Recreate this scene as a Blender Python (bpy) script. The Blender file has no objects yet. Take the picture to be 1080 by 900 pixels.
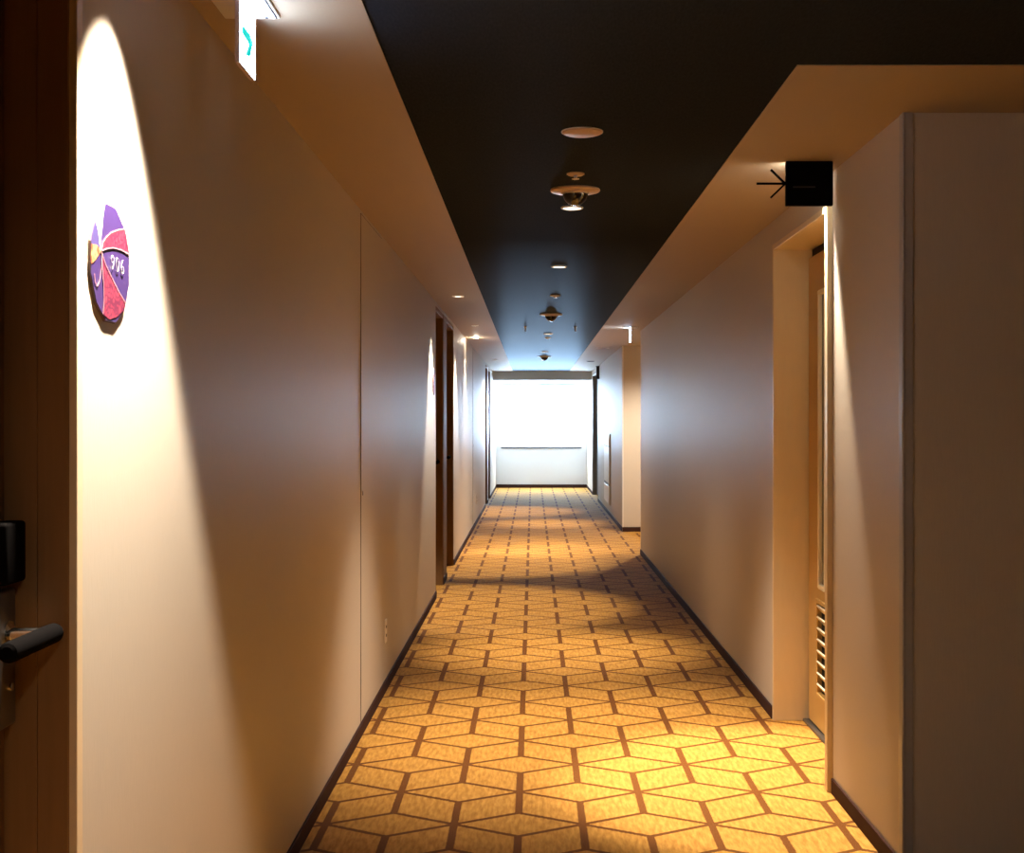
import bpy, bmesh, math, random
from mathutils import Vector, Matrix
random.seed(7)
S = bpy.context.scene
COL = S.collection
PI = math.pi

# ------------------------------------------------------------------ dimensions (metres)
H = 2.335                 # ceiling height
XL, XR = -0.765, 1.127    # corridor wall faces
YE = 26.6                 # far wall
DL, DR = -0.382, 0.697    # edges of the dark ceiling strip
YB = -2.6                 # wall behind the camera
XLOB = 3.4                # far side of the lift lobby

# ------------------------------------------------------------------ mesh helpers
class MB:
    def __init__(s):
        s.bm = bmesh.new()
    def box(s, x0, x1, y0, y1, z0, z1, bev=0.0, seg=1, mi=0):
        b = bmesh.new()
        bmesh.ops.create_cube(b, size=1.0)
        sx, sy, sz = x1 - x0, y1 - y0, z1 - z0
        for v in b.verts:
            v.co = Vector(((x0 + x1) / 2 + v.co.x * sx, (y0 + y1) / 2 + v.co.y * sy, (z0 + z1) / 2 + v.co.z * sz))
        if bev > 0:
            bmesh.ops.bevel(b, geom=list(b.edges), offset=bev, segments=seg, profile=0.5, affect='EDGES')
        return s._merge(b, mi)
    def _merge(s, b, mi=0, mat=None):
        if mat is not None:
            bmesh.ops.transform(b, matrix=mat, verts=b.verts)
        bmesh.ops.recalc_face_normals(b, faces=b.faces)
        for f in b.faces:
            f.material_index = mi
        me = bpy.data.meshes.new('tmp'); b.to_mesh(me); b.free()
        s.bm.from_mesh(me); bpy.data.meshes.remove(me)
        return s
    def lathe(s, prof, n=40, axis='Z', loc=(0, 0, 0), mi=0):
        """prof: list of (r, z); spun about Z, then turned to axis"""
        b = bmesh.new()
        rings = []
        for r, z in prof:
            if r < 1e-6:
                rings.append([b.verts.new((0, 0, z))])
            else:
                rings.append([b.verts.new((r * math.cos(2 * PI * k / n), r * math.sin(2 * PI * k / n), z)) for k in range(n)])
        for a, c in zip(rings, rings[1:]):
            for k in range(n):
                k2 = (k + 1) % n
                if len(a) == 1 and len(c) == 1: continue
                if len(a) == 1: b.faces.new((a[0], c[k], c[k2]))
                elif len(c) == 1: b.faces.new((a[k], a[k2], c[0]))
                else: b.faces.new((a[k], a[k2], c[k2], c[k]))
        m = Matrix.Translation(loc)
        if axis == 'X': m = m @ Matrix.Rotation(PI / 2, 4, 'Y')
        if axis == 'Y': m = m @ Matrix.Rotation(-PI / 2, 4, 'X')
        return s._merge(b, mi, m)
    def rod(s, p, q, r, n=16, cap=0.35, mi=0):
        p, q = Vector(p), Vector(q)
        L = (q - p).length
        e = r * cap
        prof = [(0, 0), (r * .6, 0), (r * .9, e * .35), (r, e), (r, L - e), (r * .9, L - e * .35), (r * .6, L), (0, L)]
        b = MB(); b.lathe(prof, n)
        d = (q - p).normalized()
        m = Matrix.Translation(p) @ Vector((0, 0, 1)).rotation_difference(d).to_matrix().to_4x4()
        bmesh.ops.transform(b.bm, matrix=m, verts=b.bm.verts)
        return s._merge(b.bm, mi)
    def prism(s, pts, x0, x1, mi=0, bev=0.0):
        """polygon in (y, z), extruded along X from x0 to x1"""
        b = bmesh.new()
        vs = [b.verts.new((x0, y, z)) for y, z in pts]
        f = b.faces.new(vs)
        r = bmesh.ops.extrude_face_region(b, geom=[f])
        nv = [g for g in r['geom'] if isinstance(g, bmesh.types.BMVert)]
        for v in nv: v.co.x = x1
        if bev > 0:
            ed = [e for e in b.edges if all(abs(v.co.x - x1) < 1e-6 for v in e.verts)]
            bmesh.ops.bevel(b, geom=ed, offset=bev, segments=2, affect='EDGES')
        return s._merge(b, mi)
    def build(s, name, mats, parent=None, smooth=False, loc=None):
        me = bpy.data.meshes.new(name)
        s.bm.to_mesh(me); s.bm.free()
        for m in (mats if isinstance(mats, (list, tuple)) else [mats]): me.materials.append(m)
        if smooth:
            for p in me.polygons: p.use_smooth = True
            try: me.set_sharp_from_angle(angle=math.radians(35))
            except Exception: pass
        o = bpy.data.objects.new(name, me); COL.objects.link(o)
        if loc: o.location = loc
        if parent: o.parent = parent
        return o

def tag(o, label=None, cat=None, group=None, kind=None):
    if label: o['label'] = label
    if cat: o['category'] = cat
    if group: o['group'] = group
    if kind: o['kind'] = kind
    return o

def empty(name, loc=(0, 0, 0), label=None, cat=None, group=None, kind=None):
    o = bpy.data.objects.new(name, None); COL.objects.link(o)
    o.location = loc; o.empty_display_size = .1
    return tag(o, label, cat, group, kind)

def copy_tree(o, parent=None):
    c = o.copy(); COL.objects.link(c)
    if parent: c.parent = parent
    for ch in list(o.children): copy_tree(ch, c)
    return c

# ------------------------------------------------------------------ materials
def lin(r, g, b):
    f = lambda c: c / 12.92 if c <= .04045 else ((c + .055) / 1.055) ** 2.4
    return (f(r / 255), f(g / 255), f(b / 255), 1)

def mat(name, col, rough=.5, metal=0, ior=1.5, spec=.5, noise=None, amount=.08, bump=0, emit=None, estr=0, coat=0):
    """noise: (sx, sy, sz) object-space frequency of a mottling that also drives the bump"""
    m = bpy.data.materials.new(name); m.use_nodes = True
    nt = m.node_tree; P = nt.nodes['Principled BSDF']
    P.inputs['Base Color'].default_value = col
    P.inputs['Roughness'].default_value = rough
    P.inputs['Metallic'].default_value = metal
    P.inputs['Specular IOR Level'].default_value = spec
    P.inputs['Coat Weight'].default_value = coat; P.inputs['IOR'].default_value = ior
    if emit:
        P.inputs['Emission Color'].default_value = emit
        P.inputs['Emission Strength'].default_value = estr
    if noise:
        tc = nt.nodes.new('ShaderNodeTexCoord')
        mp = nt.nodes.new('ShaderNodeMapping'); mp.inputs['Scale'].default_value = noise
        nz = nt.nodes.new('ShaderNodeTexNoise'); nz.inputs['Scale'].default_value = 1; nz.inputs['Detail'].default_value = 3
        nt.links.new(tc.outputs['Object'], mp.inputs['Vector']); nt.links.new(mp.outputs['Vector'], nz.inputs['Vector'])
        hs = nt.nodes.new('ShaderNodeMix'); hs.data_type = 'RGBA'
        lo = tuple(c * (1 - amount) for c in col[:3]) + (1,); hi = tuple(min(1, c * (1 + amount)) for c in col[:3]) + (1,)
        hs.inputs['A'].default_value = lo; hs.inputs['B'].default_value = hi
        nt.links.new(nz.outputs['Fac'], hs.inputs['Factor']); nt.links.new(hs.outputs['Result'], P.inputs['Base Color'])
        if bump:
            bp = nt.nodes.new('ShaderNodeBump'); bp.inputs['Strength'].default_value = bump; bp.inputs['Distance'].default_value = .002
            nt.links.new(nz.outputs['Fac'], bp.inputs['Height']); nt.links.new(bp.outputs['Normal'], P.inputs['Normal'])
    return m

M = {}
M['wallpaper'] = mat('wallpaper', (.53, .465, .39, 1), .5, noise=(260, 260, 22), amount=.05, bump=.25, spec=.12)
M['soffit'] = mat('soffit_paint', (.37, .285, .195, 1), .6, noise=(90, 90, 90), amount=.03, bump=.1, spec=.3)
M['daylit_white'] = mat('daylight_whitened_wall', (.68, .72, .76, 1), .6, noise=(120, 120, 120), amount=.03, bump=.1, spec=.2)  # end wall and beam paler and bluer, window daylight put into the colour
M['dark_ceiling'] = mat('dark_ceiling_paper', (.0205, .0245, .0320, 1), .33, noise=(160, 40, 160), amount=.45, bump=.25, spec=.2)
def dark_paper():
    m = M['dark_ceiling']; nt = m.node_tree; P = nt.nodes['Principled BSDF']; out = nt.nodes['Material Output']
    P.inputs['Specular IOR Level'].default_value = 0; P.inputs['IOR'].default_value = 1.0
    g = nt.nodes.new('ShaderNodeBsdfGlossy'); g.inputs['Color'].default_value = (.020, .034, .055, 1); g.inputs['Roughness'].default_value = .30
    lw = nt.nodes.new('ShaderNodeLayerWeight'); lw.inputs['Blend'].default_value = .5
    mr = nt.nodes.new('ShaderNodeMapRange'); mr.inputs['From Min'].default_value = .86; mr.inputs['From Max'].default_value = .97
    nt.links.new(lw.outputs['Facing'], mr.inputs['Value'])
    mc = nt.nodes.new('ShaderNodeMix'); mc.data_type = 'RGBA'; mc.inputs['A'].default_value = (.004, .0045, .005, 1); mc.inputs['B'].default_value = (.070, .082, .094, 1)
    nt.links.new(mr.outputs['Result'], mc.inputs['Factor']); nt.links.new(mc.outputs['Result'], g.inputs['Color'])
    ad = nt.nodes.new('ShaderNodeAddShader')
    nt.links.new(P.outputs[0], ad.inputs[0]); nt.links.new(g.outputs[0], ad.inputs[1]); nt.links.new(ad.outputs[0], out.inputs['Surface'])
    nt.links.new(P.inputs['Normal'].links[0].from_socket, g.inputs['Normal'])
dark_paper()
M['baseboard'] = mat('baseboard_vinyl', (.05, .022, .016, 1), .7, noise=(60, 60, 60), amount=.15, ior=1.15)
M['door_wood'] = mat('dark_door_wood', (.105, .047, .016, 1), .45, noise=(120, 120, 4), amount=.25, bump=.1)
M['door_edge'] = mat('bronze_frame', (.24, .13, .055, 1), .6, noise=(90, 90, 5), amount=.12, spec=.15)
M['trim_cream'] = mat('cream_trim', (.66, .53, .36, 1), .35, noise=(40, 40, 5), amount=.04)
M['jamb_tan'] = mat('tan_jamb_paint', (.66, .53, .33, 1), .4, noise=(50, 50, 10), amount=.04)
M['door_tan'] = mat('tan_steel_door', (.50, .31, .10, 1), .38, noise=(50, 50, 8), amount=.05)
M['gap'] = mat('shadow_gap', (.012, .007, .005, 1), .7, noise=(30, 30, 30), amount=.2)
M['black'] = mat('matt_black', (.004, .0035, .0035, 1), .6, noise=(80, 80, 80), amount=.3, ior=1.04)
M['black_sat'] = mat('satin_black', (.004, .0035, .0035, 1), .75, noise=(80, 80, 80), amount=.2, ior=1.03)
M['sign_grey'] = mat('sign_dark_grey', (.012, .012, .012, 1), .5, noise=(200, 10, 200), amount=.3)
M['chrome'] = mat('chrome', (.75, .72, .68, 1), .16, 1, noise=(50, 50, 50), amount=.05)
M['steel'] = mat('grey_steel', (.17, .155, .145, 1), .38, .8, noise=(200, 20, 20), amount=.1)
M['alu'] = mat('aluminium', (.62, .60, .60, 1), .35, .7, noise=(200, 20, 20), amount=.06)
M['plastic'] = mat('white_plastic', (.72, .68, .63, 1), .4, noise=(60, 60, 60), amount=.03)
M['beige_plastic'] = mat('beige_plastic', (.52, .36, .23, 1), .45, noise=(60, 60, 60), amount=.05)
M['grey_plastic'] = mat('grey_plastic', (.36, .34, .34, 1), .4, noise=(60, 60, 60), amount=.05)
M['dome'] = mat('smoked_dome', (.004, .004, .005, 1), .06, noise=(30, 30, 30), amount=.2, coat=.6)
M['lens'] = mat('lamp_lens', (.9, .85, .75, 1), .4, emit=(1, .90, .76, 1), estr=4.0)
M['baffle'] = mat('lamp_baffle', (.10, .06, .04, 1), .5, noise=(60, 60, 60), amount=.1)
M['purple'] = mat('purple_enamel', (.034, .016, .088, 1), .4, noise=(60, 60, 60), amount=.06)
M['violet'] = mat('blue_violet_enamel', (.05, .036, .13, 1), .4, noise=(60, 60, 60), amount=.1)
M['ivory'] = mat('ivory_enamel', (.86, .80, .78, 1), .4, noise=(60, 60, 60), amount=.03)
M['pink_line'] = mat('pale_pink_line', (.30, .15, .18, 1), .4, noise=(80, 80, 80), amount=.04)
M['sign_back'] = mat('sign_backing', (.14, .085, .06, 1), .5, noise=(60, 60, 60), amount=.1)
M['number'] = mat('silver_numerals', (.30, .28, .31, 1), .4, 0, noise=(60, 60, 60), amount=.04)
M['sign_face'] = mat('lit_sign_face', (.9, .95, .95, 1), .4, emit=(.56, .72, 1.0, 1), estr=36.0)
M['sign_green'] = mat('lit_sign_green', (.0, .35, .28, 1), .4, emit=(.0, .62, .58, 1), estr=.9)
M['sign_pale'] = mat('lit_sign_pale', (.7, .85, .8, 1), .4, emit=(.55, .85, .78, 1), estr=.9)
M['added_glow'] = mat('added_soffit_glow', (.9, .88, .85, 1), .4, emit=(1, .93, .82, 1), estr=30)
M['sign_body'] = mat('sign_body', (.55, .48, .52, 1), .4, noise=(50, 50, 50), amount=.04)
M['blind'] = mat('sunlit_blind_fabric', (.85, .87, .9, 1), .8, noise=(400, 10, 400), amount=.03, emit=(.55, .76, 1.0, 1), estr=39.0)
M['dark_metal'] = mat('dark_bronze', (.035, .032, .04, 1), .4, .5, noise=(60, 60, 60), amount=.1)
M['slat_shadow'] = mat('louvre_void', (.01, .006, .003, 1), .8, noise=(60, 60, 60), amount=.1)
M['pale_edge'] = mat('pale_glass_bead', (.78, .70, .52, 1), .35, noise=(60, 60, 60), amount=.04)

def glass_mat():
    m = bpy.data.materials.new('window_glass'); m.use_nodes = True
    P = m.node_tree.nodes['Principled BSDF']
    P.inputs['Base Color'].default_value = (.9, .95, .95, 1)
    P.inputs['Transmission Weight'].default_value = 1; P.inputs['Roughness'].default_value = .02; P.inputs['IOR'].default_value = 1.45
    return m
M['glass'] = glass_mat()
def slit_glass():
    m = mat('wired_slit_glass', (.06, .065, .055, 1), .12, noise=(80, 80, 80), amount=.1, coat=.3)
    return m
M['slit'] = slit_glass()

def flower_mat(name, base, cell, scale):
    """coloured ground crossed by fine pale netting"""
    m = mat(name, base, .45)
    nt = m.node_tree; P = nt.nodes['Principled BSDF']
    tc = nt.nodes.new('ShaderNodeTexCoord'); mp = nt.nodes.new('ShaderNodeMapping'); mp.inputs['Scale'].default_value = (1, scale, scale * .8)
    mp.inputs['Rotation'].default_value = (.6, 0, 0)
    vo = nt.nodes.new('ShaderNodeTexVoronoi'); vo.feature = 'DISTANCE_TO_EDGE'; vo.inputs['Scale'].default_value = 1
    rp = nt.nodes.new('ShaderNodeValToRGB')
    rp.color_ramp.elements[0].position = .09; rp.color_ramp.elements[0].color = cell
    rp.color_ramp.elements[1].position = .20; rp.color_ramp.elements[1].color = base
    nt.links.new(tc.outputs['Object'], mp.inputs['Vector']); nt.links.new(mp.outputs['Vector'], vo.inputs['Vector'])
    nt.links.new(vo.outputs['Distance'], rp.inputs['Fac']); nt.links.new(rp.outputs['Color'], P.inputs['Base Color'])
    return m
M['pink'] = flower_mat('pink_netting', (.27, .026, .052, 1), (.085, .006, .030, 1), 105)
M['orange'] = flower_mat('orange_petals', (.34, .045, .018, 1), (.40, .20, .09, 1), 70)

# ---- the carpet: tumbling-block rhombuses outlined in brown on a golden pile
def carpet_mat():
    m = bpy.data.materials.new('rhombus_carpet'); m.use_nodes = True
    nt = m.node_tree; L = nt.links; P = nt.nodes['Principled BSDF']
    def mt(op, a, b=None, c=None):
        n = nt.nodes.new('ShaderNodeMath'); n.operation = op
        for i, v in enumerate((a, b, c)):
            if v is None: continue
            if isinstance(v, (int, float)): n.inputs[i].default_value = v
            else: L.new(v, n.inputs[i])
        return n.outputs[0]
    geo = nt.nodes.new('ShaderNodeTexCoord')
    sep = nt.nodes.new('ShaderNodeSeparateXYZ'); L.new(geo.outputs['Object'], sep.inputs[0])
    # fuzzy edges of the tufts
    wob = nt.nodes.new('ShaderNodeTexNoise'); wob.inputs['Scale'].default_value = 160; L.new(geo.outputs['Object'], wob.inputs['Vector'])
    wv = mt('MULTIPLY', mt('SUBTRACT', wob.outputs['Fac'], .5), .012)
    A, C = .2572, .2227
    X = mt('ADD', sep.outputs['X'], wv); Y = mt('ADD', sep.outputs['Y'], wv)
    u = mt('DIVIDE', mt('ADD', X, .050), C)
    v = mt('DIVIDE', mt('SUBTRACT', Y, 4.82), A)
    mod3 = lambda x: mt('SUBTRACT', x, mt('MULTIPLY', mt('FLOOR', mt('DIVIDE', mt('ADD', x, .01), 3)), 3))
    isval = lambda x, t: mt('LESS_THAN', mt('ABSOLUTE', mt('SUBTRACT', x, t)), .5)
    rnd = lambda x: mt('FLOOR', mt('ADD', x, .5))
    # family 1: lines along the corridor
    k = rnd(u); s = mt('SUBTRACT', v, mt('MULTIPLY', k, .5))
    d1 = mt('MULTIPLY', mt('ABSOLUTE', mt('SUBTRACT', u, k)), C)
    c1 = mod3(mt('ADD', mt('MULTIPLY', k, 2), mt('FLOOR', s)))
    l1 = mt('MULTIPLY', mt('LESS_THAN', d1, .0135), mt('SUBTRACT', 1, isval(c1, 1)))
    # families 2 and 3: the slanting edges
    ku = mt('FLOOR', u); cs = A * math.cos(PI / 6)
    w2 = mt('SUBTRACT', v, mt('MULTIPLY', u, .5)); n2 = rnd(w2)
    d2 = mt('MULTIPLY', mt('ABSOLUTE', mt('SUBTRACT', w2, n2)), cs)
    l2 = mt('MULTIPLY', mt('LESS_THAN', d2, .0105), mt('SUBTRACT', 1, isval(mod3(mt('ADD', mt('MULTIPLY', ku, 2), n2)), 2)))
    w3 = mt('ADD', v, mt('MULTIPLY', u, .5)); n3 = rnd(w3)
    d3 = mt('MULTIPLY', mt('ABSOLUTE', mt('SUBTRACT', w3, n3)), cs)
    l3 = mt('MULTIPLY', mt('LESS_THAN', d3, .0105), mt('SUBTRACT', 1, isval(mod3(mt('ADD', ku, n3)), 1)))
    line = mt('MAXIMUM', l1, mt('MAXIMUM', l2, l3))
    # pile colour: streaky ribs along the corridor plus speckle
    mp = nt.nodes.new('ShaderNodeMapping'); mp.inputs['Scale'].default_value = (70, 14, 1); L.new(geo.outputs['Object'], mp.inputs['Vector'])
    n1 = nt.nodes.new('ShaderNodeTexNoise'); n1.inputs['Scale'].default_value = 1; n1.inputs['Detail'].default_value = 4; L.new(mp.outputs['Vector'], n1.inputs['Vector'])
    n2_ = nt.nodes.new('ShaderNodeTexNoise'); n2_.inputs['Scale'].default_value = 330; n2_.inputs['Detail'].default_value = 2; L.new(geo.outputs['Object'], n2_.inputs['Vector'])
    mixn = mt('ADD', mt('MULTIPLY', n1.outputs['Fac'], .6), mt('MULTIPLY', n2_.outputs['Fac'], .4))
    rp = nt.nodes.new('ShaderNodeValToRGB')
    rp.color_ramp.elements[0].position = .32; rp.color_ramp.elements[0].color = (.30, .128, .016, 1)
    rp.color_ramp.elements[1].position = .68; rp.color_ramp.elements[1].color = (.64, .335, .070, 1)
    L.new(mixn, rp.inputs['Fac'])
    rl = nt.nodes.new('ShaderNodeValToRGB')
    rl.color_ramp.elements[0].position = .32; rl.color_ramp.elements[0].color = (.10, .032, .004, 1)
    rl.color_ramp.elements[1].position = .68; rl.color_ramp.elements[1].color = (.19, .064, .008, 1)
    L.new(n2_.outputs['Fac'], rl.inputs['Fac'])
    mx = nt.nodes.new('ShaderNodeMix'); mx.data_type = 'RGBA'
    L.new(line, mx.inputs['Factor']); L.new(rp.outputs['Color'], mx.inputs['A']); L.new(rl.outputs['Color'], mx.inputs['B'])
    L.new(mx.outputs['Result'], P.inputs['Base Color'])
    P.inputs['Roughness'].default_value = .9; P.inputs['Specular IOR Level'].default_value = .15
    P.inputs['Sheen Weight'].default_value = .08; P.inputs['Sheen Tint'].default_value = (.72, .86, 1, 1); P.inputs['Sheen Roughness'].default_value = .3
    bp = nt.nodes.new('ShaderNodeBump'); bp.inputs['Strength'].default_value = .5; bp.inputs['Distance'].default_value = .004
    L.new(n2_.outputs['Fac'], bp.inputs['Height']); L.new(bp.outputs['Normal'], P.inputs['Normal'])
    return m
M['carpet'] = carpet_mat()

# ------------------------------------------------------------------ the shell
def struct(mb, name, m, **k):
    return tag(mb.build(name, m, **k), kind='structure')

f = MB(); f.box(-1.3, XLOB + .2, YB - .2, YE + .4, -.1, 0); struct(f, 'floor', M['carpet'])

def band(z0, z1, mb, x0, x1, y0, y1): mb.box(x0, x1, y0, y1, z0, z1)
WT = .30                                   # wall thickness
DOORS_L = [(1.20, 2.15), (10.07, 10.90), (11.30, 12.35), (20.6, 21.45), (21.85, 22.9)]
w = MB(); y = YB
for a, b in DOORS_L:
    w.box(XL - WT, XL, y, a, 0, H)
    w.box(XL - WT, XL, a, b, 2.305, H)     # strip of wall over the opening
    w.box(XL - WT, XL - WT + .05, a, b, 0, 2.305)
    y = b
w.box(XL - WT, XL, y, YE, 0, H)
struct(w, 'wall_left', M['wallpaper'])

w = MB()
w.box(XR, XLOB, 3.89, 4.42, 0, H)                      # pier end facing the lift lobby
w.box(XR, XR + WT, 4.42, 4.83, 0, H)
w.box(XR, XR + WT, 4.83, 5.99, 2.22, H)
w.box(XR + WT - .05, XR + WT, 4.83, 5.99, 0, 2.22)
w.box(XR, XR + WT, 5.99, 13.35, 0, H)
w.box(XR + WT, 2.6, 13.05, 13.35, 0, H)
w.box(2.6, 2.8, 13.05, 16.4, 0, H)                     # back of the side passage
w.box(XR, 2.6, 16.1, 16.4, 0, H)
w.box(XR, XR + WT, 16.4, 22.05, 0, H)
w.box(XR, XR + WT, 22.05, 24.1, 2.27, H)
w.box(XR + WT - .05, XR + WT, 22.05, 24.1, 0, 2.27)
w.box(XR, XR + WT, 24.1, YE, 0, H)
struct(w, 'wall_right', M['wallpaper'])

WX0, WX1, WZ0, WZ1 = -.65, 1.005, .84, 2.075
w = MB()
w.box(XL - WT, WX0, YE, YE + .2, 0, H); w.box(WX1, XR + WT, YE, YE + .2, 0, H)
w.box(WX0, WX1, YE, YE + .2, 0, WZ0); w.box(WX0, WX1, YE, YE + .2, WZ1, H)
struct(w, 'wall_far', M['daylit_white'])
w = MB(); w.box(XL - WT, XLOB + .2, YB - .15, YB, 0, H); struct(w, 'wall_near', M['wallpaper'])
w = MB(); w.box(XLOB, XLOB + .15, YB, 4.42, 0, H); struct(w, 'wall_lobby', M['wallpaper'])

# ceilings: pale soffits with a dark papered field flush between them
c = MB()
CT = H + .1
c.box(XL - WT, DL, YB - .15, YE + .2, H, CT)
c.box(DR, XR + WT, 3.374, YE + .2, H, CT)
c.box(XR + WT, XLOB + .2, 3.374, 16.4, H, CT)
c.box(DL, DR, 24.3, YE + .2, H, CT)
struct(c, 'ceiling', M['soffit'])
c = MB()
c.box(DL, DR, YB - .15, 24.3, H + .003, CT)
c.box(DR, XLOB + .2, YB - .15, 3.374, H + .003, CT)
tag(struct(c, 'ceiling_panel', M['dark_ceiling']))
c = MB(); c.box(XL, XR, 24.5, YE, 2.171, H); struct(c, 'ceiling_beam', M['daylit_white'])

# baseboards
BH, BT = .058, .009
b = MB(); y = 2.165
for a, e in DOORS_L[1:]:
    b.box(XL, XL + BT, y, a, 0, BH, .002); y = e
b.box(XL, XL + BT, y, YE, 0, BH, .002); struct(b, 'baseboard_left', M['baseboard'])
b = MB()
for a, e in ((3.90, 4.80), (6.0, 13.35), (16.1 - BT, 22.05), (24.1, YE)): b.box(XR - BT, XR, a, e, 0, BH, .002)
b.box(XR, 2.6, 16.1 - BT, 16.1, 0, BH, .002); b.box(XR + .03, XLOB, 3.89 - BT, 3.89, 0, BH, .002)
struct(b, 'baseboard_right', M['baseboard'])
b = MB(); b.box(XL + BT, XR - BT, YE - BT, YE, 0, BH + .01, .002); struct(b, 'baseboard_far', M['baseboard'])

# corner guard on the pier beside the lobby, corner beads on the other right-hand corners
t = MB(); t.box(XR - .004, XR + .028, 3.886, 3.89, 0, H, .001); t.box(XR - .004, XR, 3.886, 3.925, 0, H, .001)
t.lathe([(0, .0), (.005, 0), (.005, H), (0, H)], 12, loc=(XR - .001, 3.889, 0))
struct(t, 'trim_1', M['grey_plastic'])
for i, yy in enumerate((13.35, 16.1)):
    t = MB(); t.box(XR - .003, XR + .012, yy - .008, yy + .008, 0, H, .003, 2); struct(t, 'trim_%d' % (i + 2), M['plastic'])

# ------------------------------------------------------------------ window and blind
wn = empty('window_1', ((WX0 + WX1) / 2, YE + .1, WZ0), 'white framed window behind the glowing blind at the corridor end', 'window', kind='structure')
fr = MB(); cx = (WX0 + WX1) / 2; cw = (WX1 - WX0) / 2; ch = WZ1 - WZ0
for x0, x1, z0, z1 in ((-cw, -cw + .05, 0, ch), (cw - .05, cw, 0, ch), (-cw + .05, cw - .05, 0, .05), (-cw + .05, cw - .05, ch - .05, ch), (-.025, .025, .05, ch - .05)):
    fr.box(x0, x1, .02, .07, z0, z1, .004)
fr.build('window_frame', M['alu'], wn)
g = MB(); g.box(-cw + .05, -.025, .04, .046, .05, ch - .05); g.box(.025, cw - .05, .04, .046, .05, ch - .05); g.build('pane', M['glass'], wn)
s_ = MB(); s_.box(-cw - .01, cw + .01, -.125, .02, -.022, 0.0, .004); s_.build('window_sill', M['dark_metal'], wn)

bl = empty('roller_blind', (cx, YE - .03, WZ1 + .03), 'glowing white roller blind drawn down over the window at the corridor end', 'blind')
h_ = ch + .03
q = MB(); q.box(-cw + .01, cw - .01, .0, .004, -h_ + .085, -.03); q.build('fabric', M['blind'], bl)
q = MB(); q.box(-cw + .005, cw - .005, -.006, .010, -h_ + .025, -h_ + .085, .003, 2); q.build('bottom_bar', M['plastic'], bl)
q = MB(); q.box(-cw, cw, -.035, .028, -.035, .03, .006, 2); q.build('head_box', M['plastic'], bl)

# ------------------------------------------------------------------ hotel room doors
def lever_set(parent, x, y, z, sgn, det=True):
    """lever furniture on a door face whose outward normal is +X*sgn; bar runs towards -Y"""
    X = lambda a: x + sgn * a
    bx = lambda m, a0, a1, y0, y1, z0, z1, bev=.002, seg=2: m.box(min(X(a0), X(a1)), max(X(a0), X(a1)), y0, y1, z0, z1, bev, seg)
    p = MB(); bx(p, 0, .021, y - .035, y + .035, z - .15, z + .075, .006, 3)
    pl = p.build('lock_plate', M['steel'], parent, smooth=True)
    if det:
        k = MB(); k.lathe([(0, 0), (.007, 0), (.007, .003), (.005, .004), (0, .004)], 20, 'X', (X(.021), y + .012, z - .085)); k.build('keyhole', M['chrome'], pl, smooth=True)
    r = MB(); bx(r, 0, .036, y - .04, y + .04, z + .085, z + .185, .006, 3)
    r.build('card_reader', M['black'], parent, smooth=True)
    n = MB(); n.lathe([(0, 0), (.022, 0), (.022, .006), (.0115, .010), (.0105, .05), (.0105, .060), (0, .060)], 28, 'X', (X(.018), y + .002, z + .002) if sgn > 0 else (X(.078), y + .002, z + .002))
    nk = n.build('lever_neck', M['chrome'], parent, smooth=True)
    l = MB(); l.rod((X(.083), y + .042, z - .001), (X(.083), y - .155, z - .001), .0165, 24, .6)
    l.build('lever_handle', M['black_sat'], parent, smooth=True)

def left_door(n, y0, y1, leafx, label, z1=2.305, fx=.012, det=False, near=False):
    root = empty('door_%d' % n, (XL, (y0 + y1) / 2, 0), label, 'door', kind='structure')
    oy = (y0 + y1) / 2; X = lambda a: a - XL; Y = lambda a: a - oy
    fm = MB(); jx = leafx - .04; ft = .035
    # jamb linings, stepped by a rebate; the leaf stands behind them
    def jamb(ya, yb, s):
        fm.box(X(jx), X(XL) - .0005, Y(ya), Y(yb), 0, z1, .002)
    if near:
        # far jamb in two steps, seen square on
        fm.box(X(-.828), X(XL) - .010, Y(y1 - .014), Y(y1 + .006), 0, z1, .002)
        fm.box(X(jx), X(-.828), Y(y1 - .012), Y(y1 + .006), 0, z1, .0015)
        fm.box(X(jx), X(XL) - .0005, Y(y0), Y(y0 + ft), 0, z1, .002)
    else:
        jamb(y1 - ft, y1, -1); jamb(y0, y0 + ft, 1)
    fm.box(X(jx), X(XL) - .0005, Y(y0 + ft), Y(y1 - ft), z1 - .04, z1, .002)
    fm.build('door_frame', M['door_edge'], root)
    lf = MB(); lf.box(X(leafx - .04), X(leafx), Y(y0 + ft + .004), Y(y1 - (.032 if near else ft + .004)), .008, z1 - .045, .002)
    lf.build('door_leaf', M['door_wood'], root)
    gp = MB(); gp.box(X(XL - WT + .06), X(jx) - .002, Y(y0 + .002), Y(y1 - .002), .002, z1 - .002); gp.build('back_panel', M['gap'], root)
    lever_set(root, X(leafx), Y(y1 - ft - (.036 if near else .058)), 1.05, 1, det)
    return root

left_door(1, 1.20, 2.15, -.874, 'dark brown hotel room door at the left edge with black lever handle', det=True, near=True)
left_door(2, 10.07, 10.90, -.885, 'dark brown recessed door, the nearer of the first pair on the left wall')
left_door(3, 11.30, 12.35, -.885, 'dark brown recessed door, the farther of the first pair on the left wall')
left_door(4, 20.6, 21.45, -.885, 'narrow dark recessed door, the nearer of the far pair on the left wall')
left_door(5, 21.85, 22.9, -.885, 'dark recessed door nearest the window on the left wall')
# cream edge strip that finishes the wall beside the near door
t = MB(); t.box(XL - .012, XL + .003, 2.140, 2.168, 0, 2.305, .002, 2); struct(t, 'trim_4', M['trim_cream'])
t = MB(); t.box(XL - .005, XL + .004, 10.90, 11.30, 0, 2.305, .002); struct(t, 'trim_5', M['door_edge'])
t = MB(); t.box(XL - .005, XL + .004, 21.45, 21.85, 0, 2.305, .002); struct(t, 'trim_6', M['alu'])

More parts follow.
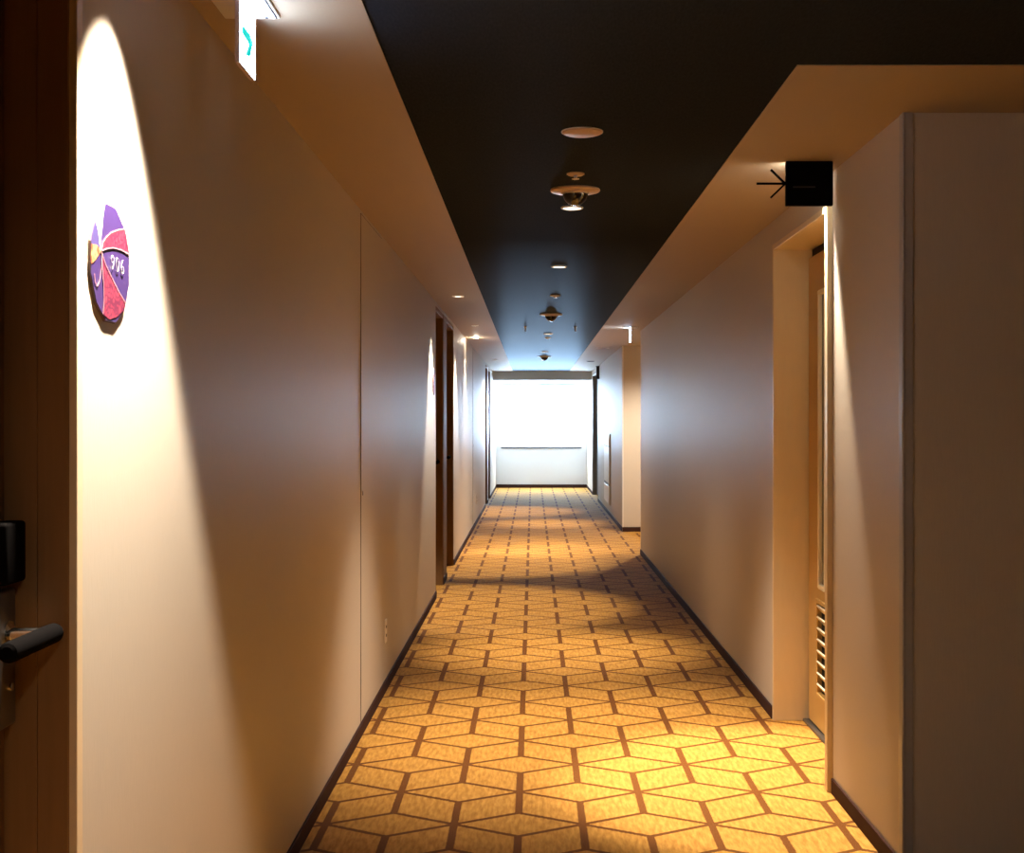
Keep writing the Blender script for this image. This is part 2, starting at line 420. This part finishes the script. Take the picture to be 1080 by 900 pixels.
# ------------------------------------------------------------------ tan service door in the right-hand recess
RD = XR + .175
root = empty('door_6', (XR, 5.41, 0), 'tan steel service door with louvre and glass slit in the right recess', 'door', kind='structure')
X = lambda a: a - XR; Y = lambda a: a - 5.41
fm = MB()
fm.box(X(XR - .007), X(RD), Y(5.965), Y(5.99), 0, 2.22, .002)        # far jamb, seen square on
fm.box(X(XR - .020), X(RD), Y(4.815), Y(4.856), 0, 2.22, .002)        # near jamb with a proud edge
fm.box(X(XR - .007), X(RD), Y(4.856), Y(5.965), 2.195, 2.22, .002)   # head lining
fm.build('door_frame', M['jamb_tan'], root)
gp = MB(); gp.box(X(RD), X(RD + .012), Y(4.856), Y(5.965), 0, 2.195); gp.build('back_panel', M['gap'], root)
LY0, LY1, LZ1 = 4.876, 5.935, 2.15
def rect_with_holes(mb, x0, x1, ys, zs, skip):
    for i in range(len(ys) - 1):
        for j in range(len(zs) - 1):
            if (i, j) not in skip: mb.box(x0, x1, ys[i], ys[i + 1], zs[j], zs[j + 1])
lf = MB()
GY0, GY1 = 5.60, 5.72     # glass slit
VY0, VY1 = 5.15, 5.74     # louvre
lf.box(X(RD - .022), X(RD), Y(VY1), Y(LY1), .02, LZ1)
lf.box(X(RD - .022), X(RD), Y(LY0), Y(VY0), .02, LZ1)
lf.box(X(RD - .022), X(RD), Y(VY0), Y(VY1), .02, .18)
lf.box(X(RD - .022), X(RD), Y(VY0), Y(VY1), .58, .66)
lf.box(X(RD - .022), X(RD), Y(VY0), Y(GY0), .66, LZ1)
lf.box(X(RD - .022), X(RD), Y(GY1), Y(VY1), .66, LZ1)
lf.box(X(RD - .022), X(RD), Y(GY0), Y(GY1), 1.97, LZ1)
lf.build('door_leaf', M['door_tan'], root)
g = MB(); g.box(X(RD - .012), X(RD - .007), Y(GY0), Y(GY1), .66, 1.97); g.build('glass_slit', M['slit'], root)
g = MB()
for y0, y1, z0, z1 in ((GY0 - .014, GY0 + .006, .65, 1.98), (GY1 - .006, GY1 + .014, .65, 1.98), (GY0, GY1, .646, .668), (GY0, GY1, 1.96, 1.982)):
    g.box(X(RD - .028), X(RD - .006), Y(y0), Y(y1), z0, z1, .002)
g.build('glazing_bead', M['pale_edge'], root)
lv = MB()
for y0, y1, z0, z1 in ((VY0 - .02, VY0, .16, .60), (VY1, VY1 + .02, .16, .60), (VY0, VY1, .16, .18), (VY0, VY1, .58, .60)):
    lv.box(X(RD - .030), X(RD - .018), Y(y0), Y(y1), z0, z1, .002)
lo = lv.build('louvre_frame', M['door_tan'], root)
v = MB(); v.box(X(RD - .006), X(RD), Y(VY0), Y(VY1), .18, .58); v.build('louvre_back', M['slat_shadow'], lo)
for k in range(8):
    zc = .205 + k * .050
    s = MB(); s.box(-.004, .004, Y(VY0), Y(VY1), -.020, .020, .001)
    o = s.build('louvre_slat', M['pale_edge'], lo); o.location = (X(RD - .016), 0, zc); o.rotation_euler = (0, math.radians(-38), 0)
sill = MB(); sill.box(X(RD - .045), X(RD), Y(4.856), Y(5.965), 0, .012, .003); sill.build('threshold', M['steel'], root)
hd = MB(); hd.box(X(RD - .034), X(RD - .022), Y(4.92), Y(4.97), .98, 1.12, .003, 2)
hd.rod((X(RD - .075), Y(4.945), 1.05), (X(RD - .02), Y(4.945), 1.05), .009, 16); hd.rod((X(RD - .07), Y(4.935), 1.05), (X(RD - .07), Y(5.06), 1.05), .010, 16)
hd.build('door_handle', M['steel'], root, smooth=True)

# far right door
root = empty('door_7', (XR, 23.1, 0), 'grey recessed door close to the window on the right wall', 'door', kind='structure')
Y = lambda a: a - 23.1
fm = MB(); fm.box(-.004, .11, Y(24.06), Y(24.1), 0, 2.27, .002); fm.box(-.004, .11, Y(22.05), Y(22.09), 0, 2.27, .002); fm.box(-.004, .11, Y(22.09), Y(24.06), 2.23, 2.27, .002)
fm.build('door_frame', mat('grey_frame', (.26, .24, .22, 1), .45, noise=(50, 50, 5), amount=.06), root)
lf = MB(); lf.box(.08, .12, Y(22.095), Y(24.055), .01, 2.225, .002); lf.build('door_leaf', mat('grey_door', (.20, .20, .22, 1), .45, noise=(50, 50, 5), amount=.06), root)
hd = MB(); hd.box(.065, .08, Y(22.2), Y(22.25), .95, 1.15, .003); hd.rod((.03, Y(22.225), 1.05), (.07, Y(22.225), 1.05), .009, 12); hd.rod((.035, Y(22.22), 1.05), (.035, Y(22.35), 1.05), .01, 12)
hd.build('door_handle', M['steel'], root, smooth=True)

# ------------------------------------------------------------------ papered service panels flush in the left wall
def wall_panel(y0, y1, label):
    r = empty('access_panel', (XL, (y0 + y1) / 2, 0), label, 'panel', 'papered access panels in the left wall')
    L = (y1 - y0) / 2
    p = MB(); p.box(0.0, .0035, -L + .004, L - .004, BH + .004, 2.316, .001); p.build('panel_leaf', M['wallpaper'], r)
    g = MB()
    g.box(0, .0012, -L, -L + .004, BH, 2.32); g.box(0, .0012, L - .004, L, BH, 2.32); g.box(0, .0012, -L, L, 2.316, 2.32)
    g.build('shadow_gap', M['gap'], r)
    k = MB(); k.lathe([(0, 0), (.011, 0), (.011, .003), (.008, .0045), (0, .0045)], 24, 'X', (.0035, -L + .045, 1.075)); k.build('key_lock', M['grey_plastic'], r, smooth=True)
    return r
wall_panel(5.68, 6.47, 'papered access panel with fine dark seams and small lock on the near left wall')
wall_panel(16.3, 17.1, 'papered access panel far along the left wall before the last doors')

# ------------------------------------------------------------------ sockets on the left wall
def outlet(y, z, label):
    r = empty('wall_socket', (XL, y, z), label, 'socket', 'sockets low on the left wall')
    p = MB(); p.box(0, .007, -.035, .035, -.06, .06, .003, 2); p.build('cover_plate', M['plastic'], r)
    for dz in (-.022, .022):
        s = MB(); s.box(.007, .0085, -.012, -.008, dz - .007, dz + .007); s.box(.007, .0085, .008, .012, dz - .007, dz + .007); s.build('socket_slots', M['gap'], r)
    return r
outlet(6.62, .31, 'small cream wall socket low on the left wall just past the near access panel')
outlet(17.35, .33, 'small pale wall socket low on the left wall near the far doors')

# ------------------------------------------------------------------ round room-number plaques
def P(px, py):      # a point of the plaque face (local y, z), read off its outline on the wall
    Yw = .7595 * 1350 / (562 - px)
    return (Yw - PLY, 1.4 + (443.5 - py) * Yw / 1350 - PLZ)
PLY, PLZ, PR = 2.306, 1.682, .110
Q = lambda cx, cy: P(80 + cx / 5.63, 200 + cy / 5.63)
def clip_in(pts):
    out = []
    for a, b in pts:
        r = math.hypot(a, b)
        if r > PR * .965: a, b = a * PR * .965 / r, b * PR * .965 / r
        out.append((a, b))
    return out
def plaque(y, z, number, label):
    r = empty('room_number_plaque', (XL, y, z), label, 'sign', 'round room number plaques')
    n = 12
    ring = lambda rad: [(rad * math.cos(2 * PI * (k + .5) / n), rad * math.sin(2 * PI * (k + .5) / n)) for k in range(n)]
    m = MB(); m.prism(ring(PR), -.0222, .0, bev=.002)
    bmesh.ops.translate(m.bm, verts=m.bm.verts, vec=(.0035, 0, 0)); m.build('backing', M['sign_back'], r)
    m = MB(); m.prism(ring(PR * .975), .0036, .0050); m.build('face', M['purple'], r)
    hub = (150, 365)
    def layer(name, pts, x1, mt):
        mm = MB(); mm.prism(clip_in([Q(*p) for p in pts]), .0050, x1); return mm.build(name, mt, r)
    layer('upper_leaf', [hub, (160, 315), (180, 283), (210, 255), (250, 240), (290, 233), (305, 290), (318, 385), (270, 358), (220, 345), (180, 352)], .0058, M['pink'])
    layer('lower_leaf', [hub, (175, 445), (215, 530), (255, 610), (295, 675), (280, 720), (240, 760), (200, 770), (160, 740), (166, 650), (163, 560), (155, 460)], .0058, M['pink'])
    layer('ivory_notch', [hub, (140, 320), (135, 260), (120, 190), (140, 130), (172, 85), (160, 180), (150, 290)], .0057, M['ivory'])
    layer('violet_leaf', [hub, (125, 335), (88, 320), (92, 250), (110, 200), (118, 195), (134, 265), (140, 322)], .0056, M['violet'])
    layer('orange_flower', [hub, (128, 330), (84, 312), (80, 380), (90, 440), (110, 425), (130, 395)], .0059, M['orange'])
    # thin pale outlines between the coloured fields
    def stroke(name, pts, wdt=.0012):
        mm = MB(); pq = clip_in([Q(*p) for p in pts])
        for a, b in zip(pq, pq[1:]):
            dx, dz = b[0] - a[0], b[1] - a[1]; L = math.hypot(dx, dz)
            if L < 1e-6: continue
            nx, nz = -dz / L * wdt, dx / L * wdt
            mm.prism([(a[0] + nx, a[1] + nz), (a[0] - nx, a[1] - nz), (b[0] - nx, b[1] - nz), (b[0] + nx, b[1] + nz)], .0058, .0063)
        return mm.build(name, M['pink_line'], r)
    stroke('outline', [hub, (160, 315), (180, 283), (210, 255), (250, 240), (290, 233)])
    stroke('outline', [(318, 385), (270, 358), (220, 345), (180, 352), hub])
    stroke('outline', [hub, (175, 445), (215, 530), (255, 610), (295, 675)])
    stroke('outline', [hub, (155, 460), (163, 560), (166, 650), (160, 740)])
    stroke('outline', [hub, (150, 470), (140, 545), (125, 575), (112, 545), (108, 500)])
    for i, ch_ in enumerate(number or ''):
        cu = bpy.data.curves.new('numeral', 'FONT'); cu.body = ch_; cu.size = .041; cu.align_x = 'CENTER'; cu.align_y = 'CENTER'
        cu.extrude = .0004; cu.offset = -.0011
        tmp = bpy.data.objects.new('tmp_text', cu); COL.objects.link(tmp); bpy.context.view_layer.update()
        me = bpy.data.meshes.new_from_object(tmp.evaluated_get(bpy.context.evaluated_depsgraph_get()))
        bpy.data.objects.remove(tmp); me.materials.clear(); me.materials.append(M['number'])
        for v_ in me.vertices: v_.co = (v_.co.z, v_.co.x, v_.co.y)
        o = bpy.data.objects.new('numeral', me); COL.objects.link(o)
        c0 = Q((215, 243, 273)[i], (440, 452, 464)[i])
        o.parent = r; o.location = (.0068, c0[0], c0[1])
    return r
plaque(PLY, PLZ, '906', 'purple and pink round plaque numbered 906 on the brightly lit near left wall')
plaque(9.86, 1.70, None, 'small distant round plaque on the left wall just before the first pair of brown doors')

# ------------------------------------------------------------------ lit exit signs under the soffit
ARROW = [(0.087, 0.433), (0.241, 0.412), (0.642, 0.412), (0.78, 0.472), (0.748, 0.543), (0.593, 0.751), (0.324, 0.796), (0.543, 0.574), (0.415, 0.56), (0.117, 0.541)]
def exit_sign(x, y, label, sides):
    r = empty('exit_sign', (x, y, H), label, 'sign', 'lit exit signs under the soffits')
    Ls, Hs, T = .157, .150, .010
    b = MB(); b.box(-T / 2, T / 2, -Ls / 2, Ls / 2, -Hs, 0, .001); b.build('panel', M['sign_body'], r)
    for sg in sides:
        p = MB(); x0, x1 = sorted((sg * T / 2, sg * (T / 2 + .0015)))
        p.box(x0, x1, -Ls / 2 + .003, Ls / 2 - .003, -Hs + .003, -.003); fc = p.build('lit_face', M['sign_face'], r)
        # arrow head and the pale stroke of the pictogram above it
        a0, a1 = sorted((sg * (T / 2 + .0016), sg * (T / 2 + .0030)))
        m = MB()
        yy = lambda t: -Ls / 2 + t * Ls; zz = lambda t: -t * Hs
        def seg(m, p0, p1, wd):
            (ya, za), (yb, zb) = p0, p1; dx, dz = yb - ya, zb - za; L = math.hypot(dx, dz); nx, nz = -dz / L * wd, dx / L * wd
            m.prism([(ya + nx, za + nz), (ya - nx, za - nz), (yb - nx, zb - nz), (yb + nx, zb + nz)], a0, a1)
        m.prism([(yy(t), zz(q)) for t, q in ARROW], a0, a1)
        m.build('arrow', M['sign_green'], r)
        m = MB(); seg(m, (yy(.42), zz(.20)), (yy(.68), zz(.52)), .003)
        m.build('pictogram', M['sign_pale'], r)
    pl = MB(); pl.box(-.064, .064, -Ls / 2 - .02, Ls / 2, -.006, 0, .002, 2); pt = pl.build('ceiling_plate', M['plastic'], r)
    sl = MB(); sl.box(.055, .058, -Ls / 2 - .012, Ls / 2 - .006, -.0075, -.0055); sl.build('plate_slot', M['dark_metal'], pt)
    sc = MB(); sc.lathe([(0, 0), (.004, 0), (.004, -.0022), (0, -.0022)], 16, loc=(.034, Ls / 2 - .01, -.0055)); sc.build('screw', M['dark_metal'], pt)
    return r
exit_sign(-.648, 2.883, 'bright white exit sign with green arrow hung near the top left', (1,))
exit_sign(.985, 12.88, 'distant glowing exit sign seen edge on at the right side passage', (-1,))

# ------------------------------------------------------------------ black projecting sign with its arrow
r = empty('direction_sign', (.997, 4.62, H), 'black square hanging sign with a black arrow on its left, under the right soffit', 'sign')
b = MB(); b.box(-.0845, .0845, -.012, .012, -.161, -.001, .003, 2); b.build('sign_board', M['black'], r)
b = MB()
b.box(-.189, -.086, -.005, .005, -.0840, -.0770)
for sg in (1, -1):
    q = MB(); q.box(-.073, 0, -.005, .005, -.0034, .0034)
    bmesh.ops.transform(q.bm, matrix=Matrix.Translation((-.086, 0, -.0805)) @ Matrix.Rotation(sg * math.radians(44), 4, 'Y'), verts=q.bm.verts)
    b._merge(q.bm)
b.build('arrow', M['black'], r)
b = MB(); b.box(-.079, .010, .012, .0135, -.100, -.006); b.build('lit_face', M['added_glow'], r)  # unseen lit panel, added to throw a glow on the soffit
b = MB(); b.box(.040, .046, .0118, .075, -.125, -.0015, .001); b.box(.046, .080, .0118, .016, -.156, -.004); b.build('added_light_shield', M['black'], r)  # unseen fin, added to keep that glow off the wall
b = MB(); b.box(-.060, .020, -.0128, -.0118, -.097, -.092); b.build('faint_lettering', M['sign_grey'], r)
# the far dark one on the right wall
r = empty('wall_sign', (XR, 21.7, 2.10), 'small dark flag sign high on the far right wall near the grey door', 'sign')
b = MB(); b.box(-.050, 0, -.012, .012, .0, .22, .003, 2); b.build('sign_board', M['dark_metal'], r)
b = MB(); b.box(-.06, .0, -.014, .014, .205, .222, .002); b.build('bracket', M['dark_metal'], r)

# ------------------------------------------------------------------ white cabinet on the far right wall
r = empty('wall_cabinet', (XR, 19.2, .17), 'tall white cabinet set in the far right wall with two dark slots', 'cabinet')
b = MB(); b.box(-.018, 0, -.66, .66, 0, 1.03, .004, 2); b.build('cabinet_body', M['plastic'], r)
b = MB(); b.box(-.026, -.018, -.62, .62, .86, 1.01, .003); b.build('upper_flap', M['ivory'], r)
b = MB(); b.box(-.024, -.018, -.62, .62, .31, .835, .003); b.build('cabinet_door', M['plastic'], r)
b = MB(); b.box(-.026, -.018, -.62, .62, .02, .27, .003); b.build('lower_flap', M['ivory'], r)
b = MB(); b.box(-.021, -.018, -.62, .62, .838, .857); b.build('dark_slot', M['dark_metal'], r)
b = MB(); b.box(-.021, -.018, -.62, .62, .272, .307); b.build('dark_slot', M['dark_metal'], r)

# ------------------------------------------------------------------ lamps
WARM = (1.0, .865, .69)
def spot(name, parent, energy, size, blend, col=WARM, z=-.02, radius=.03):
    l = bpy.data.lights.new(name, 'SPOT'); l.energy = energy; l.spot_size = math.radians(size); l.spot_blend = blend
    l.shadow_soft_size = radius; l.color = col
    o = bpy.data.objects.new(name, l); COL.objects.link(o); o.parent = parent; o.location = (0, 0, z); return o
def downlight(x, y, label, energy, size=50, blend=1.0, d=.10, group='downlights in the dark ceiling', z=H, lens='lens', trim="plastic", glow=0, flood=.15):
    r = empty('downlight', (x, y, z), label, 'downlight', group)
    R = d / 2
    t = MB(); t.lathe([(R * .80, -.001), (R * .80, -.005), (R * .86, -.007), (R * .97, -.005), (R, -.001), (R, .0), (R * .80, 0), (R * .80, -.001)], 40); t.build('trim_ring', M[trim], r, smooth=True)
    l = MB(); l.lathe([(0, -.004), (R * .5, -.0038), (R * .80, -.002), (R * .80, -.0005), (0, -.0005)], 32); l.build('lens', M[lens], r, smooth=True)
    if energy:
        spot('lamp', r, energy, size, blend)
        if flood: spot('lamp', r, energy * flood, 88, 1)
    if glow:
        pl = bpy.data.lights.new('glow', 'POINT'); pl.energy = glow; pl.color = WARM; pl.shadow_soft_size = .012
        o = bpy.data.objects.new('glow', pl); COL.objects.link(o); o.parent = r; o.location = (0, 0, -.035)
    return r
E = 340
DG, SG = 'lit downlights in the dark ceiling', 'small downlights in the pale soffits'
downlight(.172, 5.62, 'lit white downlight in the dark ceiling just behind the nearest dome camera', E * 1.15, 74)
downlight(.160, 7.77, 'lit downlight alone in the dark ceiling between the nearest and second dome camera', E)
downlight(.165, 13.8, 'lit downlight in the dark ceiling beyond the second dome camera', E * .8)
downlight(.165, 17.4, 'lit downlight in the dark ceiling right before the farthest dome camera', E * .8)
downlight(-.615, 2.30, 'downlight in the left soffit above the near plaque', E * 1.9, 66, .4, .075, SG, flood=0)
downlight(-.560, 9.62, 'downlight in the left soffit above the first pair of brown doors', E * .8, 66, .45, .09, SG, flood=0)
downlight(-.570, 12.6, 'downlight in the left soffit just past the first pair of brown doors', E * .7, 66, .45, .07, SG, flood=0)
downlight(-.640, 14.45, 'downlight close to the left wall between brown doors and far panel', E * .4, 60, .4, .06, SG, flood=0, glow=3.0)
downlight(-.590, 19.7, 'downlight in the left soffit in front of the last left doors', E * .8, 66, .45, .08, SG, flood=0)
downlight(1.077, 4.89, 'downlight hidden behind the black hanging sign at the service door', E * 1.7, 52, .5, .055, SG, flood=0)
downlight(.900, 16.5, 'pale ringed dark downlight in the far right soffit', 0, d=.17, group=SG, lens='baffle')
downlight(1.60, 14.9, 'warm downlight hidden inside the right side passage', E * .75, 150, .6, .10, SG, flood=0)
rd = downlight(.910, 20.2, 'small dark downlight in the right soffit near the window', 0, d=.13, group=SG, lens='baffle', trim='dark_metal')

downlight(.17, .55, 'unseen downlight added as fill for the near door jamb', E * .12, 160, 1, flood=0)  # added wide fill lamp out of view, brightens the near jamb and lobby

# ------------------------------------------------------------------ other ceiling fittings
HD = H + .003
def dome(x, y, label, body):
    r = empty('dome_camera', (x, y, HD), label, 'camera', 'dome cameras along the dark ceiling')
    m = MB(); m.lathe([(0, 0), (.100, 0), (.1015, -.004), (.098, -.009), (.085, -.0125), (.056, -.015), (.056, -.012), (0, -.012)], 48); m.build('mounting_ring', M[body], r, smooth=True)
    m = MB(); m.lathe([(.052, -.012)] + [(.052 * math.cos(a), -.014 - .052 * math.sin(a)) for a in [k * PI / 20 for k in range(0, 10)]] + [(0, -.066)], 40); m.build('smoked_dome', M['dome'], r, smooth=True)
    m = MB(); m.lathe([(.0555, -.014), (.0565, -.019), (.0525, -.021), (.0525, -.014)], 40); m.build('dome_rim', M['alu'], r, smooth=True)
    return r
dome(.172, 5.20, 'dome camera with beige ring and black dome, nearest on the dark ceiling', 'beige_plastic')
dome(.160, 11.3, 'second dome camera along the dark ceiling, a dark dome on a pale ring', 'plastic')
dome(.170, 18.7, 'farthest dome camera, tiny and pale near the bright end of the dark ceiling', 'plastic')

r = empty('ceiling_plate', (.160, 4.155, HD), 'plain round beige plate in the dark ceiling, nearest of the fittings', 'plate')
m = MB(); m.lathe([(0, -.010), (.055, -.009), (.063, -.006), (.066, -.001), (.066, 0), (0, 0)], 48); m.build('disc', M['beige_plastic'], r, smooth=True)
m = MB(); m.lathe([(.0655, 0), (.068, 0), (.068, -.003), (.0655, -.003), (.0655, 0)], 48); m.build('rim', M['plastic'], r, smooth=True)

def sprinkler(x, y, label, R=.034, body='beige_plastic'):
    r = empty('sprinkler_head', (x, y, HD), label, 'sprinkler', 'sprinkler heads in the dark ceiling')
    m = MB(); m.lathe([(0, 0), (R, 0), (R, -.004), (R * .8, -.008), (R * .5, -.009), (0, -.009)], 36); m.build('rosette', M[body], r, smooth=True)
    m = MB(); m.lathe([(0, -.009), (.008, -.009), (.006, -.020), (0, -.020)], 20); m.build('nozzle', M['alu'], r, smooth=True)
    m = MB(); m.lathe([(0, -.020), (.014, -.020), (.015, -.022), (0, -.023)], 24); m.build('deflector', M['alu'], r, smooth=True)
    return r
sprinkler(.162, 4.86, 'small beige sprinkler head between the plain round plate and the nearest dome camera')
sprinkler(.170, 9.60, 'small sprinkler head just before the second dome camera', .04, 'plastic')
sprinkler(.170, 14.5, 'small pale sprinkler head right behind the third downlight', .035, 'plastic')

def pin(x, label):
    r = empty('ceiling_sensor', (x, 12.8, HD), label, 'sensor', 'small white ceiling sensors')
    m = MB(); m.lathe([(0, 0), (.016, 0), (.016, -.006), (.008, -.012), (.007, -.045), (.004, -.05), (0, -.05)], 20); m.build('stem', M['plastic'], r, smooth=True)
pin(-.075, 'left of two tiny white sensors hanging from the dark ceiling')
pin(.425, 'right of two tiny white sensors hanging from the dark ceiling')

# ------------------------------------------------------------------ daylight, world, camera
W = bpy.data.worlds.new('world'); S.world = W; W.use_nodes = True
nt = W.node_tree; bg = nt.nodes['Background']
sky = nt.nodes.new('ShaderNodeTexSky'); sky.sky_type = 'HOSEK_WILKIE'; sky.turbidity = 3
nt.links.new(sky.outputs[0], bg.inputs['Color']); bg.inputs['Strength'].default_value = 1.0

cam = bpy.data.cameras.new('camera'); co = bpy.data.objects.new('camera', cam); COL.objects.link(co)
co.location = (0, 0, 1.4); co.rotation_euler = (PI / 2, 0, 0)
cam.sensor_width = 36; cam.lens = 45.0; cam.shift_x = -22 / 1080; cam.shift_y = -6.5 / 1080
cam.clip_start = .02; cam.clip_end = 200
S.camera = co

vs = S.view_settings
S.display_settings.display_device = 'sRGB'
vs.view_transform = 'Standard'; vs.look = 'None'; vs.exposure = 0.1; vs.gamma = 1; vs.use_curve_mapping = False
S.cycles.use_denoising = True
S.cycles.max_bounces = 10; S.cycles.diffuse_bounces = 6
